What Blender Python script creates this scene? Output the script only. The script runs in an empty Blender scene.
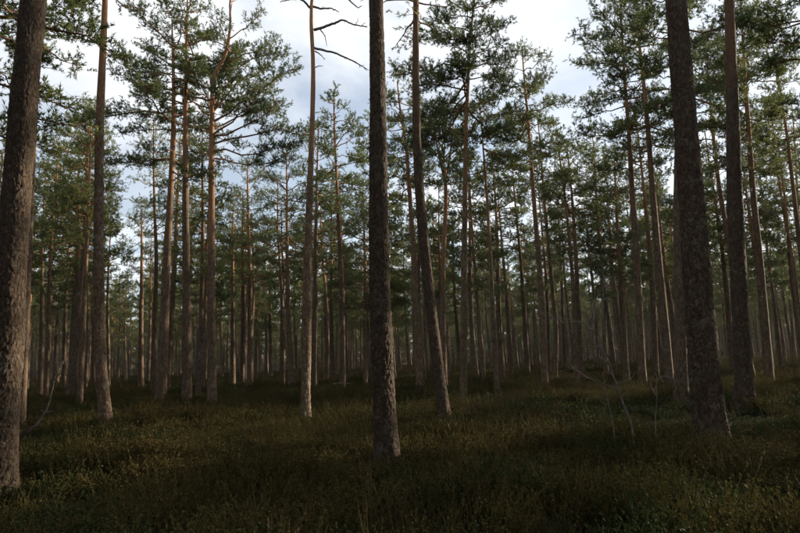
import bpy, math, random
import numpy as np
from mathutils import Vector, Matrix

# ------------------------------------------------------------------ camera, sky, sun, exposure
scene = bpy.context.scene
COL = scene.collection
R = math.radians
EYE = 1.6
PITCH, ROLL, FPX = R(8.4), R(2.1), 628.0          # focal length in photograph pixels (800 wide)
SUN_AZ, SUN_EL = R(64), R(19)                      # azimuth to the right of the view direction

f0 = Vector((0, math.cos(PITCH), math.sin(PITCH)))
r0 = Vector((1, 0, 0)); u0 = Vector((0, -math.sin(PITCH), math.cos(PITCH)))
rv = r0 * math.cos(ROLL) - u0 * math.sin(ROLL)
uv_ = u0 * math.cos(ROLL) + r0 * math.sin(ROLL)
cam_d = bpy.data.cameras.new('camera'); cam = bpy.data.objects.new('camera', cam_d); COL.objects.link(cam)
cam.matrix_world = Matrix(((rv.x, uv_.x, -f0.x, 0), (rv.y, uv_.y, -f0.y, 0), (rv.z, uv_.z, -f0.z, EYE), (0, 0, 0, 1)))
cam_d.sensor_width = 36; cam_d.lens = 36 * FPX / 800; cam_d.clip_start = .05; cam_d.clip_end = 3000
scene.camera = cam

world = bpy.data.worlds.new('World'); scene.world = world; world.use_nodes = True
nt = world.node_tree; nt.nodes.clear()
def wn(t, **k):
    n = nt.nodes.new(t)
    for a, b in k.items(): setattr(n, a, b)
    return n
L_ = nt.links.new
sky = wn('ShaderNodeTexSky', sky_type='NISHITA', sun_disc=False, sun_elevation=SUN_EL, sun_rotation=SUN_AZ,
         altitude=50, air_density=1.0, dust_density=1.0, ozone_density=1.5)
tc = wn('ShaderNodeTexCoord'); sep = wn('ShaderNodeSeparateXYZ'); L_(tc.outputs['Generated'], sep.inputs[0])
zc_ = wn('ShaderNodeMath', operation='ADD'); zc_.inputs[1].default_value = .12; L_(sep.outputs['Z'], zc_.inputs[0])
zm_ = wn('ShaderNodeMath', operation='MAXIMUM'); zm_.inputs[1].default_value = .05; L_(zc_.outputs[0], zm_.inputs[0])
dx = wn('ShaderNodeMath', operation='DIVIDE'); L_(sep.outputs['X'], dx.inputs[0]); L_(zm_.outputs[0], dx.inputs[1])
dy = wn('ShaderNodeMath', operation='DIVIDE'); L_(sep.outputs['Y'], dy.inputs[0]); L_(zm_.outputs[0], dy.inputs[1])
cmb = wn('ShaderNodeCombineXYZ'); L_(dx.outputs[0], cmb.inputs[0]); L_(dy.outputs[0], cmb.inputs[1])
cmb.inputs[2].default_value = 3.7
noi = wn('ShaderNodeTexNoise'); noi.inputs['Scale'].default_value = 1.15; noi.inputs['Detail'].default_value = 7
noi.inputs['Roughness'].default_value = .55; noi.inputs['Distortion'].default_value = .35; L_(cmb.outputs[0], noi.inputs['Vector'])
rmp = wn('ShaderNodeValToRGB'); rmp.color_ramp.elements[0].position = .40; rmp.color_ramp.elements[1].position = .62
rmp.color_ramp.elements[0].color = (.30, .30, .30, 1); rmp.color_ramp.elements[1].color = (.93, .93, .93, 1)
L_(noi.outputs['Fac'], rmp.inputs[0])
mix = wn('ShaderNodeMixRGB'); L_(rmp.outputs[0], mix.inputs[0]); L_(sky.outputs[0], mix.inputs[1])
mix.inputs[2].default_value = (6.9, 7.1, 7.35, 1)
bg = wn('ShaderNodeBackground'); bg.inputs['Strength'].default_value = .05; L_(mix.outputs[0], bg.inputs[0])
wo = wn('ShaderNodeOutputWorld'); L_(bg.outputs[0], wo.inputs[0])

sun_d = bpy.data.lights.new('sun', 'SUN'); sun_d.energy = 3.3; sun_d.angle = R(1.2); sun_d.color = (1.0, .86, .66)
sun = bpy.data.objects.new('sun', sun_d); COL.objects.link(sun)
SUNV = Vector((math.sin(SUN_AZ) * math.cos(SUN_EL), math.cos(SUN_AZ) * math.cos(SUN_EL), math.sin(SUN_EL)))
sun.rotation_euler = SUNV.to_track_quat('Z', 'Y').to_euler(); sun.location = SUNV * 60

scene.view_settings.view_transform = 'Standard'; scene.view_settings.look = 'None'
scene.view_settings.exposure = 1.75; scene.view_settings.gamma = 1.0
scene.render.engine = 'CYCLES'
scene.cycles.use_denoising = True
scene.cycles.use_adaptive_sampling = True; scene.cycles.adaptive_threshold = .025
scene.cycles.max_bounces = 5; scene.cycles.diffuse_bounces = 4; scene.cycles.glossy_bounces = 2
scene.cycles.transmission_bounces = 3; scene.cycles.transparent_max_bounces = 4

# ------------------------------------------------------------------ helpers
def ray(px, py):
    return f0 + rv * ((px - 400) / FPX) + uv_ * ((266.5 - py) / FPX)
def at(px, py, depth):
    d = ray(px, py); k = depth / d.y
    return Vector((d.x * k, depth, EYE + d.z * k))

def terrain(x, y):
    x = np.asarray(x, float); y = np.asarray(y, float)
    z = .10 * np.sin(x * .31 + 1.3) * np.sin(y * .27 + .4) + .05 * np.sin(x * .83 + y * .41) + .045 * np.sin(y * .95 - x * .52 + 2.) \
        + .025 * np.sin(x * 2.3 + 1.) * np.sin(y * 2.1 + .5)
    d = np.sqrt(x * x + y * y)
    return z * np.clip(d / 6., .15, 1.) + 4. * np.clip((d - 95.) / 150., 0, 1) ** 1.3
def tz(x, y): return float(terrain(x, y))

def tag(o, label=None, cat=None, group=None, kind=None):
    if label: o['label'] = label
    if cat: o['category'] = cat
    if group: o['group'] = group
    if kind: o['kind'] = kind
    return o
def mesh_np(name, V, F, mats, smooth=True, attrs=None, fmat=None):
    """V (n,3); F list of face arrays of equal-size rows"""
    me = bpy.data.meshes.new(name)
    V = np.asarray(V, np.float32)
    Fs = [np.asarray(f, np.int32) for f in F if len(f)]
    me.vertices.add(len(V)); me.vertices.foreach_set('co', V.ravel())
    tot = np.concatenate([np.full(len(f), f.shape[1], np.int32) for f in Fs])
    idx = np.concatenate([f.ravel() for f in Fs])
    st = np.concatenate([[0], np.cumsum(tot)[:-1]]).astype(np.int32)
    me.loops.add(len(idx)); me.loops.foreach_set('vertex_index', idx)
    me.polygons.add(len(tot)); me.polygons.foreach_set('loop_start', st); me.polygons.foreach_set('loop_total', tot)
    if smooth: me.polygons.foreach_set('use_smooth', np.ones(len(tot), bool))
    if fmat is not None: me.polygons.foreach_set('material_index', np.asarray(fmat, np.int32))
    for m in (mats if isinstance(mats, (list, tuple)) else [mats]): me.materials.append(m)
    for k, v in (attrs or {}).items():
        a = me.attributes.new(k, 'FLOAT', 'POINT'); a.data.foreach_set('value', np.asarray(v, np.float32))
    me.update(calc_edges=True)
    return me
def link(name, data, parent=None, loc=None):
    o = bpy.data.objects.new(name, data); COL.objects.link(o)
    if parent: o.parent = parent
    if loc is not None: o.location = loc
    return o

class Tubes:
    """collects tapered tubes; numpy per tube"""
    def __init__(s): s.V = []; s.Q = []; s.n = 0; s.h = []
    def add(s, P, rad, k=5, h=None):
        P = np.asarray(P, float); m = len(P); rad = np.broadcast_to(np.asarray(rad, float), (m,))
        T = np.gradient(P, axis=0); T /= np.linalg.norm(T, axis=1)[:, None] + 1e-9
        ref = np.array([0, 0, 1.]) if abs(T[:, 2]).mean() < .8 else np.array([1., 0, 0])
        A = np.cross(T, ref); A /= np.linalg.norm(A, axis=1)[:, None] + 1e-9
        B = np.cross(T, A)
        th = np.arange(k) * 2 * math.pi / k
        ring = P[:, None, :] + rad[:, None, None] * (np.cos(th)[None, :, None] * A[:, None, :] + np.sin(th)[None, :, None] * B[:, None, :])
        s.V.append(ring.reshape(-1, 3))
        i = np.arange(m - 1)[:, None] * k + s.n; j = np.arange(k)[None, :]; j2 = (j + 1) % k
        s.Q.append(np.stack([i + j, i + j2, i + k + j2, i + k + j], -1).reshape(-1, 4))
        s.h.append(np.full(m * k, 1. if h is None else h)); s.n += m * k
    def mesh(s, name, mat):
        return mesh_np(name, np.concatenate(s.V), [np.concatenate(s.Q)], mat, True, {'ht': np.concatenate(s.h)})

def needles(rng, P, D, n=9, ln=.085, wd=.011, shoot=.12):
    """thin needle triangles round shoots at P with directions D"""
    P = np.asarray(P); D = np.asarray(D); T = len(P)
    D = D / (np.linalg.norm(D, axis=1)[:, None] + 1e-9)
    rnd = rng.normal(size=(T, n, 3)); rnd -= (rnd * D[:, None]).sum(-1, keepdims=True) * D[:, None]
    rnd /= np.linalg.norm(rnd, axis=-1, keepdims=True) + 1e-9
    a = rng.uniform(.35, 1.15, (T, n, 1))
    nd = D[:, None] * np.cos(a) + rnd * np.sin(a)
    b = P[:, None] + D[:, None] * rng.uniform(-.5, .5, (T, n, 1)) * shoot
    sd = np.cross(nd, rng.normal(size=(T, n, 3))); sd /= np.linalg.norm(sd, axis=-1, keepdims=True) + 1e-9
    l = ln * rng.uniform(.75, 1.25, (T, n, 1)); w = wd * .5
    V = np.stack([b - sd * w, b + sd * w, b + nd * l], 2).reshape(-1, 3)
    F = np.arange(len(V)).reshape(-1, 3)
    tint = np.repeat(rng.uniform(0, 1, T), n * 3)
    return V, F, tint

# ------------------------------------------------------------------ materials
def new_mat(name):
    m = bpy.data.materials.new(name); m.use_nodes = True
    t = m.node_tree; t.nodes.clear()
    return m, t
class N:
    def __init__(s, t): s.t = t
    def __call__(s, typ, ins=None, **k):
        n = s.t.nodes.new(typ)
        for a, b in k.items(): setattr(n, a, b)
        for key, v in (ins or {}).items():
            if hasattr(v, 'links') or hasattr(v, 'is_linked'): s.t.links.new(v, n.inputs[key])
            else: n.inputs[key].default_value = v
        return n
def ramp(n, pts):
    cr = n.color_ramp
    while len(cr.elements) < len(pts): cr.elements.new(.5)
    for e, (p, c) in zip(cr.elements, pts): e.position = p; e.color = (*c, 1)

def bark_material(name, plate=9., bump=.6, lichen=.35, tone=1.):
    m, t = new_mat(name); n = N(t)
    tc = n('ShaderNodeTexCoord'); inf = n('ShaderNodeObjectInfo')
    off = n('ShaderNodeVectorMath', {0: tc.outputs['Object']}, operation='ADD')
    cb = n('ShaderNodeCombineXYZ', {0: inf.outputs['Random'], 1: inf.outputs['Random'], 2: inf.outputs['Random']})
    sc = n('ShaderNodeVectorMath', {0: cb.outputs[0]}, operation='SCALE'); sc.inputs['Scale'].default_value = 37
    t.links.new(sc.outputs[0], off.inputs[1])
    mp = n('ShaderNodeMapping', {0: off.outputs[0]}); mp.inputs['Scale'].default_value = (1, 1, .36)
    warp = n('ShaderNodeTexNoise', {'Vector': mp.outputs[0], 'Scale': 14., 'Detail': 3.})
    wadd = n('ShaderNodeMixRGB', {0: .05, 1: mp.outputs[0], 2: warp.outputs['Color']}, blend_type='ADD')
    vor = n('ShaderNodeTexVoronoi', {'Vector': wadd.outputs[0], 'Scale': plate * 2.2}, feature='DISTANCE_TO_EDGE')
    vcell = n('ShaderNodeTexVoronoi', {'Vector': wadd.outputs[0], 'Scale': plate * 2.2})
    fine = n('ShaderNodeTexNoise', {'Vector': mp.outputs[0], 'Scale': 55., 'Detail': 5., 'Roughness': .65})
    big = n('ShaderNodeTexNoise', {'Vector': off.outputs[0], 'Scale': 1.7, 'Detail': 5., 'Roughness': .6})
    big2 = n('ShaderNodeTexNoise', {'Vector': off.outputs[0], 'Scale': 6.5, 'Detail': 5., 'Roughness': .65})
    crack = n('ShaderNodeMapRange', {0: vor.outputs['Distance'], 1: .0, 2: .11})
    low = n('ShaderNodeValToRGB', {0: fine.outputs['Fac']}); ramp(low, [(.3, (.072, .046, .028)), (.5, (.128, .087, .055)), (.72, (.205, .153, .102))])
    cellg = n('ShaderNodeSeparateColor', {0: vcell.outputs['Color']})
    celltone = n('ShaderNodeMixRGB', {0: .45, 1: low.outputs[0], 2: cellg.outputs[0]}, blend_type='SOFT_LIGHT')
    inner = n('ShaderNodeMixRGB', {0: crack.outputs[0], 1: (.075, .042, .027, 1), 2: celltone.outputs[0]})
    lmask = n('ShaderNodeMapRange', {0: big2.outputs['Fac'], 1: .54, 2: .68})
    lf = n('ShaderNodeMath', {0: lmask.outputs[0], 1: lichen}, operation='MULTIPLY')
    lich = n('ShaderNodeMixRGB', {0: lf.outputs[0], 1: inner.outputs[0], 2: (.25, .255, .19, 1)})
    up = n('ShaderNodeValToRGB', {0: fine.outputs['Fac']}); ramp(up, [(.3, (.15, .075, .035)), (.52, (.30, .155, .075)), (.75, (.42, .25, .14))])
    ht = n('ShaderNodeAttribute', attribute_name='ht')
    hb = n('ShaderNodeMath', {0: big.outputs['Fac'], 1: .35}, operation='MULTIPLY')
    hs = n('ShaderNodeMath', {0: ht.outputs['Fac'], 1: hb.outputs[0]}, operation='ADD')
    hr = n('ShaderNodeMapRange', {0: hs.outputs[0], 1: .54, 2: .92}, interpolation_type='SMOOTHSTEP')
    colr = n('ShaderNodeMixRGB', {0: hr.outputs[0], 1: lich.outputs[0], 2: up.outputs[0]})
    var = n('ShaderNodeMapRange', {0: inf.outputs['Random'], 3: .8 * tone, 4: 1.15 * tone})
    hsv = n('ShaderNodeHueSaturation', {'Value': var.outputs[0], 'Color': colr.outputs[0]})
    hgt = n('ShaderNodeMath', {0: crack.outputs[0], 1: fine.outputs['Fac']}, operation='ADD')
    bp = n('ShaderNodeBump', {'Height': hgt.outputs[0], 'Strength': bump, 'Distance': .015})
    bs = n('ShaderNodeBsdfPrincipled', {'Base Color': hsv.outputs[0], 'Roughness': .88, 'Normal': bp.outputs[0], 'Specular IOR Level': .25})
    out = n('ShaderNodeOutputMaterial', {0: bs.outputs[0]})
    return m
BARK = bark_material('bark')
BARK_NEAR = bark_material('bark_near', plate=12., bump=.6, lichen=.4, tone=.48)
BARK_PALE = bark_material('bark_pale', plate=11., bump=.5, lichen=.55, tone=1.2)

def twig_material(name, ca, cb_):
    m, t = new_mat(name); n = N(t)
    tc = n('ShaderNodeTexCoord')
    no = n('ShaderNodeTexNoise', {'Vector': tc.outputs['Object'], 'Scale': 9., 'Detail': 4.})
    cr = n('ShaderNodeValToRGB', {0: no.outputs['Fac']}); ramp(cr, [(.3, ca), (.7, cb_)])
    bp = n('ShaderNodeBump', {'Height': no.outputs['Fac'], 'Strength': .4, 'Distance': .01})
    bs = n('ShaderNodeBsdfPrincipled', {'Base Color': cr.outputs[0], 'Roughness': .9, 'Normal': bp.outputs[0], 'Specular IOR Level': .2})
    n('ShaderNodeOutputMaterial', {0: bs.outputs[0]})
    return m
LIMB = twig_material('limb_bark', (.11, .06, .035), (.24, .135, .075))
DEAD = twig_material('dead_wood', (.10, .082, .066), (.23, .20, .17))
BIRCH = twig_material('sapling_bark', (.06, .048, .04), (.20, .175, .15))
DARKWOOD = twig_material('dark_dead_wood', (.025, .02, .016), (.07, .055, .045))  # dark brown tone of the leaning dead branch

def leaf_material(name, stops, noise_scale=1.4, trans=.3, rough=.55, tint_w=.5, world=False):
    m, t = new_mat(name); n = N(t)
    tc = n('ShaderNodeTexCoord'); inf = n('ShaderNodeObjectInfo')
    vec = n('ShaderNodeNewGeometry').outputs['Position'] if world else tc.outputs['Object']
    no = n('ShaderNodeTexNoise', {'Vector': vec, 'Scale': noise_scale, 'Detail': 4.})
    at_ = n('ShaderNodeAttribute', attribute_name='tint')
    s = n('ShaderNodeMath', {0: at_.outputs['Fac'], 1: tint_w}, operation='MULTIPLY')
    s2 = n('ShaderNodeMath', {0: no.outputs['Fac'], 1: s.outputs[0]}, operation='ADD')
    r_ = n('ShaderNodeMath', {0: inf.outputs['Random'], 1: .3}, operation='MULTIPLY')
    s3 = n('ShaderNodeMath', {0: s2.outputs[0], 1: r_.outputs[0]}, operation='ADD')
    mr = n('ShaderNodeMapRange', {0: s3.outputs[0], 1: .3, 2: 1.2})
    cr = n('ShaderNodeValToRGB', {0: mr.outputs[0]}); ramp(cr, stops)
    bs = n('ShaderNodeBsdfPrincipled', {'Base Color': cr.outputs[0], 'Roughness': rough, 'Specular IOR Level': .1 if world else .35})
    tr = n('ShaderNodeBsdfTranslucent', {'Color': cr.outputs[0]})
    mx = n('ShaderNodeMixShader', {0: trans, 1: bs.outputs[0], 2: tr.outputs[0]})
    n('ShaderNodeOutputMaterial', {0: mx.outputs[0]})
    return m
NEEDLE = leaf_material('pine_needles', [(0, (.046, .072, .026)), (.45, (.084, .122, .038)), (1, (.160, .176, .048))])
HEATHER = leaf_material('heather_leaves', [(0, (.017, .022, .008)), (.3, (.036, .037, .011)), (.5, (.060, .042, .014)), (.72, (.068, .058, .017)), (1, (.070, .075, .020))], .55, .2, .8, .35, True)
BILB = leaf_material('bilberry_leaves', [(0, (.012, .021, .008)), (.5, (.024, .035, .011)), (1, (.045, .052, .015))], .55, .25, .7, .35, True)
GRASS = leaf_material('dry_grass', [(0, (.04, .034, .015)), (.5, (.07, .058, .025)), (1, (.12, .10, .045))], .8, .25, .7, .5, True)

def ground_material():
    m, t = new_mat('forest_floor'); n = N(t)
    tc = n('ShaderNodeTexCoord')
    a = n('ShaderNodeTexNoise', {'Vector': tc.outputs['Object'], 'Scale': .45, 'Detail': 6., 'Roughness': .6})
    b = n('ShaderNodeTexNoise', {'Vector': tc.outputs['Object'], 'Scale': 22., 'Detail': 6., 'Roughness': .7})
    mx = n('ShaderNodeMixRGB', {0: .5, 1: a.outputs['Fac'], 2: b.outputs['Fac']})
    cr = n('ShaderNodeValToRGB', {0: mx.outputs[0]}); ramp(cr, [(.35, (.012, .010, .005)), (.5, (.022, .018, .008)), (.66, (.034, .031, .012))])
    bp = n('ShaderNodeBump', {'Height': b.outputs['Fac'], 'Strength': .9, 'Distance': .05})
    bs = n('ShaderNodeBsdfPrincipled', {'Base Color': cr.outputs[0], 'Roughness': .95, 'Normal': bp.outputs[0], 'Specular IOR Level': .1})
    n('ShaderNodeOutputMaterial', {0: bs.outputs[0]})
    return m

# ------------------------------------------------------------------ ground
def build_ground():
    # one sheet; fine grid near the camera, growing out to the horizon
    g = np.concatenate([-np.geomspace(900, 62, 14), np.linspace(-60, 60, 201), np.geomspace(62, 900, 14)])
    X, Y = np.meshgrid(g, g + 25, indexing='ij')
    Z = terrain(X, Y)
    V = np.stack([X, Y, Z], -1).reshape(-1, 3); k = len(g)
    i = np.arange(k - 1)[:, None] * k + np.arange(k - 1)[None, :]
    F = np.stack([i, i + k, i + k + 1, i + 1], -1).reshape(-1, 4)
    o = link('ground', mesh_np('ground', V, [F], ground_material()))
    tag(o, 'dark uneven forest floor under the low shrubs', 'ground', kind='structure')
build_ground()

# ------------------------------------------------------------------ pine trees
def voro(u, v, period, rng, jit=.8):
    """F1, F2 and cell id of a jittered grid in u (wraps after `period` cells) and v"""
    gv = int(np.ceil(v.max())) + 3
    JU = rng.uniform(-jit / 2, jit / 2, (period, gv)); JV = rng.uniform(-jit / 2, jit / 2, (period, gv)); ID = rng.uniform(0, 1, (period, gv))
    iu = np.floor(u).astype(int); iv = np.floor(v).astype(int)
    d1 = np.full(u.shape, 9.); d2 = np.full(u.shape, 9.); cid = np.zeros(u.shape)
    for a in (-1, 0, 1):
        for b in (-1, 0, 1):
            cu, cv = iu + a, iv + b
            ju = JU[cu % period, np.clip(cv, 0, gv - 1)]; jv = JV[cu % period, np.clip(cv, 0, gv - 1)]
            d = np.hypot(cu + .5 + ju - u, cv + .5 + jv - v)
            c = ID[cu % period, np.clip(cv, 0, gv - 1)]
            cid = np.where(d < d1, c, cid)
            d2 = np.minimum(np.maximum(d, d1), d2); d1 = np.minimum(d1, d)
    return d1, d2, cid

def trunk_radius(z, rb, H):
    z = np.maximum(z, 0)
    t = np.clip(z / H, 0, 1)
    return rb * (1.06 - .92 * t ** 1.35) * (1 + .55 * np.exp(-z / .17) + .16 * np.exp(-z / .6)) + .006

def make_trunk(rng, px, py, pz, rb, H, near=0, Ht=None):
    """px,py as functions of z given by arrays; returns mesh"""
    if near:
        zs = np.concatenate([np.arange(-.15, 7.5, .013 if near == 1 else .02), np.linspace(7.5, H, 30)]); k = 100 if near == 1 else 64
    else:
        zs = np.concatenate([np.linspace(-.15, .9, 9), np.linspace(1.15, H, 34)]); k = 12
    cx = np.interp(zs, pz, px); cy = np.interp(zs, pz, py)
    if len(zs) > 9:
        pass
    r = trunk_radius(zs, rb, Ht or H)
    th = np.arange(k) * 2 * math.pi / k
    TH, Z = np.meshgrid(th, zs)
    RR = np.repeat(r[:, None], k, 1)
    # slow lumps
    ph = rng.uniform(0, 6.28, 8)
    RR = RR * (1 + .035 * np.sin(2 * TH + ph[0] + Z * .6) + .025 * np.sin(3 * TH + ph[1] - Z * 1.1) + .02 * np.sin(Z * 4 + ph[2]) + .015 * np.sin(5 * TH + Z * 2.3 + ph[3]))
    fl = np.exp(-np.maximum(Z, 0) / .22)
    RR = RR * (1 + .16 * fl * np.sin(4 * TH + ph[4]) + .10 * fl * np.sin(7 * TH + ph[5]))
    if near:
        per = max(8, int(2 * math.pi * rb / .055))
        u = TH / (2 * math.pi) * per + .35 * np.sin(Z * 9 + TH * 3) + .25 * np.sin(Z * 21 + 2 * TH + 1)
        u = u % per
        v = (Z + .15) / .16 + .3 * np.sin(TH * 5 + ph[6]) + .2 * np.sin(TH * 11 + Z * 5)
        v = np.maximum(v, 0)
        d1, d2, cid = voro(u, v, per, rng)
        e = np.clip((d2 - d1) / .38, 0, 1); e = e * e * (3 - 2 * e)
        per2 = per * 3
        q1, q2, c2 = voro((TH / (2 * math.pi) * per2 + .4 * np.sin(Z * 17)) % per2, np.maximum((Z + .15) / .045, 0), per2, rng)
        e2 = np.clip((q2 - q1) / .5, 0, 1)
        up = np.clip(1.25 - Z / H * 1.6, .25, 1)
        RR = RR + up * ((e - .8) * .012 + (cid - .5) * .008 * e + (e2 - .5) * .005 + (c2 - .5) * .005)
        RR = RR + rng.normal(0, .0012, RR.shape)
    V = np.stack([cx[:, None] + RR * np.cos(TH), cy[:, None] + RR * np.sin(TH), Z], -1).reshape(-1, 3)
    m = len(zs)
    i = np.arange(m - 1)[:, None] * k; j = np.arange(k)[None, :]; j2 = (j + 1) % k
    Q = np.stack([i + j, i + j2, i + k + j2, i + k + j], -1).reshape(-1, 4)
    return mesh_np('trunk', V, [Q], BARK_NEAR if near in (1, 2) else BARK_PALE if near == 3 else BARK, True, {'ht': np.repeat(np.clip(zs / H, 0, 1), k)})

def make_crown(rng, fx, fy, H, zc, rad, dens=1., nn=10, ln=.10, wd=.0225, bare=0.0, limbs=None, rb=.15):
    """branches (Tubes) + needles for the part of the trunk above zc; fx, fy give the trunk axis"""
    tb = Tubes(); P = []; D = []
    def branch(p, az, el, L, r, leaf=1.):
        m = 7
        s = np.linspace(0, 1, m)
        d = np.array([math.cos(az) * math.cos(el), math.sin(az) * math.cos(el), math.sin(el)])
        side = np.array([-math.sin(az), math.cos(az), 0])
        sag = rng.uniform(-.10, .10) * L; tip = rng.uniform(-.06, .14) * L; bend = rng.normal(0, .16) * L
        pts = p + d * (s * L)[:, None]
        pts[:, 2] += sag * np.sin(s * math.pi * .9) + tip * s ** 2.5
        pts += side * (bend * s ** 1.6)[:, None]
        pts[1:-1] += rng.normal(0, .04 * L ** .5, (m - 2, 3))
        tb.add(pts, r * (1 - .82 * s) + .003, 5)
        ns = max(4, int(L / .105 * dens))
        for q in range(ns):
            sq = .42 + .58 * (q + rng.uniform(0, 1)) / ns
            if rng.uniform() > leaf: continue
            b = np.array([np.interp(sq, s, pts[:, c]) for c in range(3)])
            td = pts[min(m - 1, int(sq * (m - 1)) + 1)] - pts[int(sq * (m - 1)) - (1 if sq >= 1 else 0)]
            td = td / (np.linalg.norm(td) + 1e-9)
            sg = 1 if (q % 2) else -1
            lat = np.cross(td, [0, 0, 1]); lat /= np.linalg.norm(lat) + 1e-9
            a = rng.uniform(.55, 1.35)
            d2 = td * math.cos(a) + lat * sg * math.sin(a) + np.array([0, 0, rng.uniform(-.15, .5)])
            d2 /= np.linalg.norm(d2)
            L2 = rng.uniform(.3, .7) * (.42 + .24 * L) * (1.25 - .5 * sq)
            e = b + d2 * L2; e[2] += .12 * L2
            mid = (b + e) / 2 + rng.normal(0, .04 * L2, 3) - np.array([0, 0, .03])
            tb.add([b, mid, e], [r * .28 + .002, r * .2 + .002, .002], 3)
            nt_ = max(3, int(L2 / .062 * dens))
            for w in range(nt_):
                f = .25 + .75 * (w + rng.uniform(0, 1)) / nt_
                pp = b * (1 - f) ** 2 + 2 * mid * f * (1 - f) + e * f * f
                dd = d2 * .7 + rng.normal(0, .75, 3) + np.array([0, 0, .45])
                dd /= np.linalg.norm(dd)
                pp = pp + dd * rng.uniform(.02, .16)
                P.append(pp); D.append(dd)
                P.append(pp + dd * .1 + rng.normal(0, .03, 3)); D.append(dd + rng.normal(0, .35, 3))
    z = zc; asym = rng.uniform(0, 6.28)
    while z < H - .1:
        t = (z - zc) / (H - zc)
        nb = rng.integers(2, 5)
        a0 = rng.uniform(0, 6.28)
        for b in range(nb):
            if rng.uniform() < .14 + bare * (1 - t): continue
            az = a0 + b * 6.283 / nb + rng.normal(0, .35)
            Lb = rad * (1 - t ** 3.6) * rng.uniform(.45, 1.15) * (1 + .22 * math.cos(az - asym)) * (.78 + .22 * min(1, t * 4)) + .25
            el = -.12 + .85 * t ** 1.8 + rng.normal(0, .19)
            branch(np.array([fx(z), fy(z), z]), az, el, Lb, .010 + .011 * Lb, 1. if t > .12 else rng.uniform(.25, 1.))
        z += rng.uniform(.3, .58)
    branch(np.array([fx(H - .2), fy(H - .2), H - .25]), 0, 1.45, .5, .012)
    for lim in (limbs or []):
        branch(*lim)
    V, F, tint = needles(rng, P, D, nn, ln, wd)
    return tb, mesh_np('crown', V, [F], NEEDLE, False, {'tint': tint}), len(P)

def dead_twigs(rng, fx, fy, H, zlo, zhi, n, rb, lmax=.9):
    tb = Tubes()
    for _ in range(n):
        z = rng.uniform(zlo, zhi); az = rng.uniform(0, 6.28)
        L = lmax * rng.uniform(.15, 1) ** 1.6; el = rng.normal(-.02, .3)
        r = trunk_radius(np.array(z), rb, H)
        p = np.array([fx(z) + r * .7 * math.cos(az), fy(z) + r * .7 * math.sin(az), z])
        d = np.array([math.cos(az) * math.cos(el), math.sin(az) * math.cos(el), math.sin(el)])
        s = np.linspace(0, 1, 5)[:, None]
        pts = p + d * L * s + rng.normal(0, .03 * L, (5, 3)) * s; pts[:, 2] += rng.uniform(-.15, .12) * L * s[:, 0] ** 2
        tb.add(pts, np.linspace(.006 + .008 * L, .003, 5), 4)
        for _ in range(int(L * 4)):
            f = rng.uniform(.35, .95); b = p + d * L * f
            dd = d + rng.normal(0, .6, 3); l2 = L * rng.uniform(.12, .35)
            tb.add([b, b + dd * l2 * .5, b + dd * l2 + rng.normal(0, .03, 3)], [.005, .004, .002], 3)
    return tb

def curve_branch(tree_part, base, pts, r0_, name, mat, rng, twigs=2):
    """a branch that can be picked out on its own: world points -> own mesh"""
    tb = Tubes()
    P = np.array([[p.x - base.x, p.y - base.y, p.z - base.z] for p in pts])
    u = np.linspace(0, 1, len(P)); uu = np.linspace(0, 1, len(P) * 5)
    Q = np.stack([np.interp(uu, u, P[:, c]) for c in range(3)], -1)
    Q[1:-1] = (Q[:-2] + 2 * Q[1:-1] + Q[2:]) / 4
    L = np.linalg.norm(np.diff(Q, axis=0), axis=1).sum()
    Q[1:-1] += rng.normal(0, .0015 + .2 * min(r0_, .04), (len(Q) - 2, 3)) * .6
    tb.add(Q, r0_ * (1 - .75 * uu) + .003, 6)
    for _ in range(twigs):
        i = rng.integers(len(Q) // 3, len(Q) - 2)
        d = Q[i + 1] - Q[i]; d = d / (np.linalg.norm(d) + 1e-9) + rng.normal(0, .7, 3); d /= np.linalg.norm(d)
        l2 = rng.uniform(.1, .3) * (L * .5) * (2. if mat is BIRCH else 1.)
        tb.add([Q[i], Q[i] + d * l2 * .5 + rng.normal(0, .02, 3), Q[i] + d * l2], [r0_ * .3 + .003, r0_ * .2 + .002, .002], 4)
    return link(name, tb.mesh(name, mat), tree_part)

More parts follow.
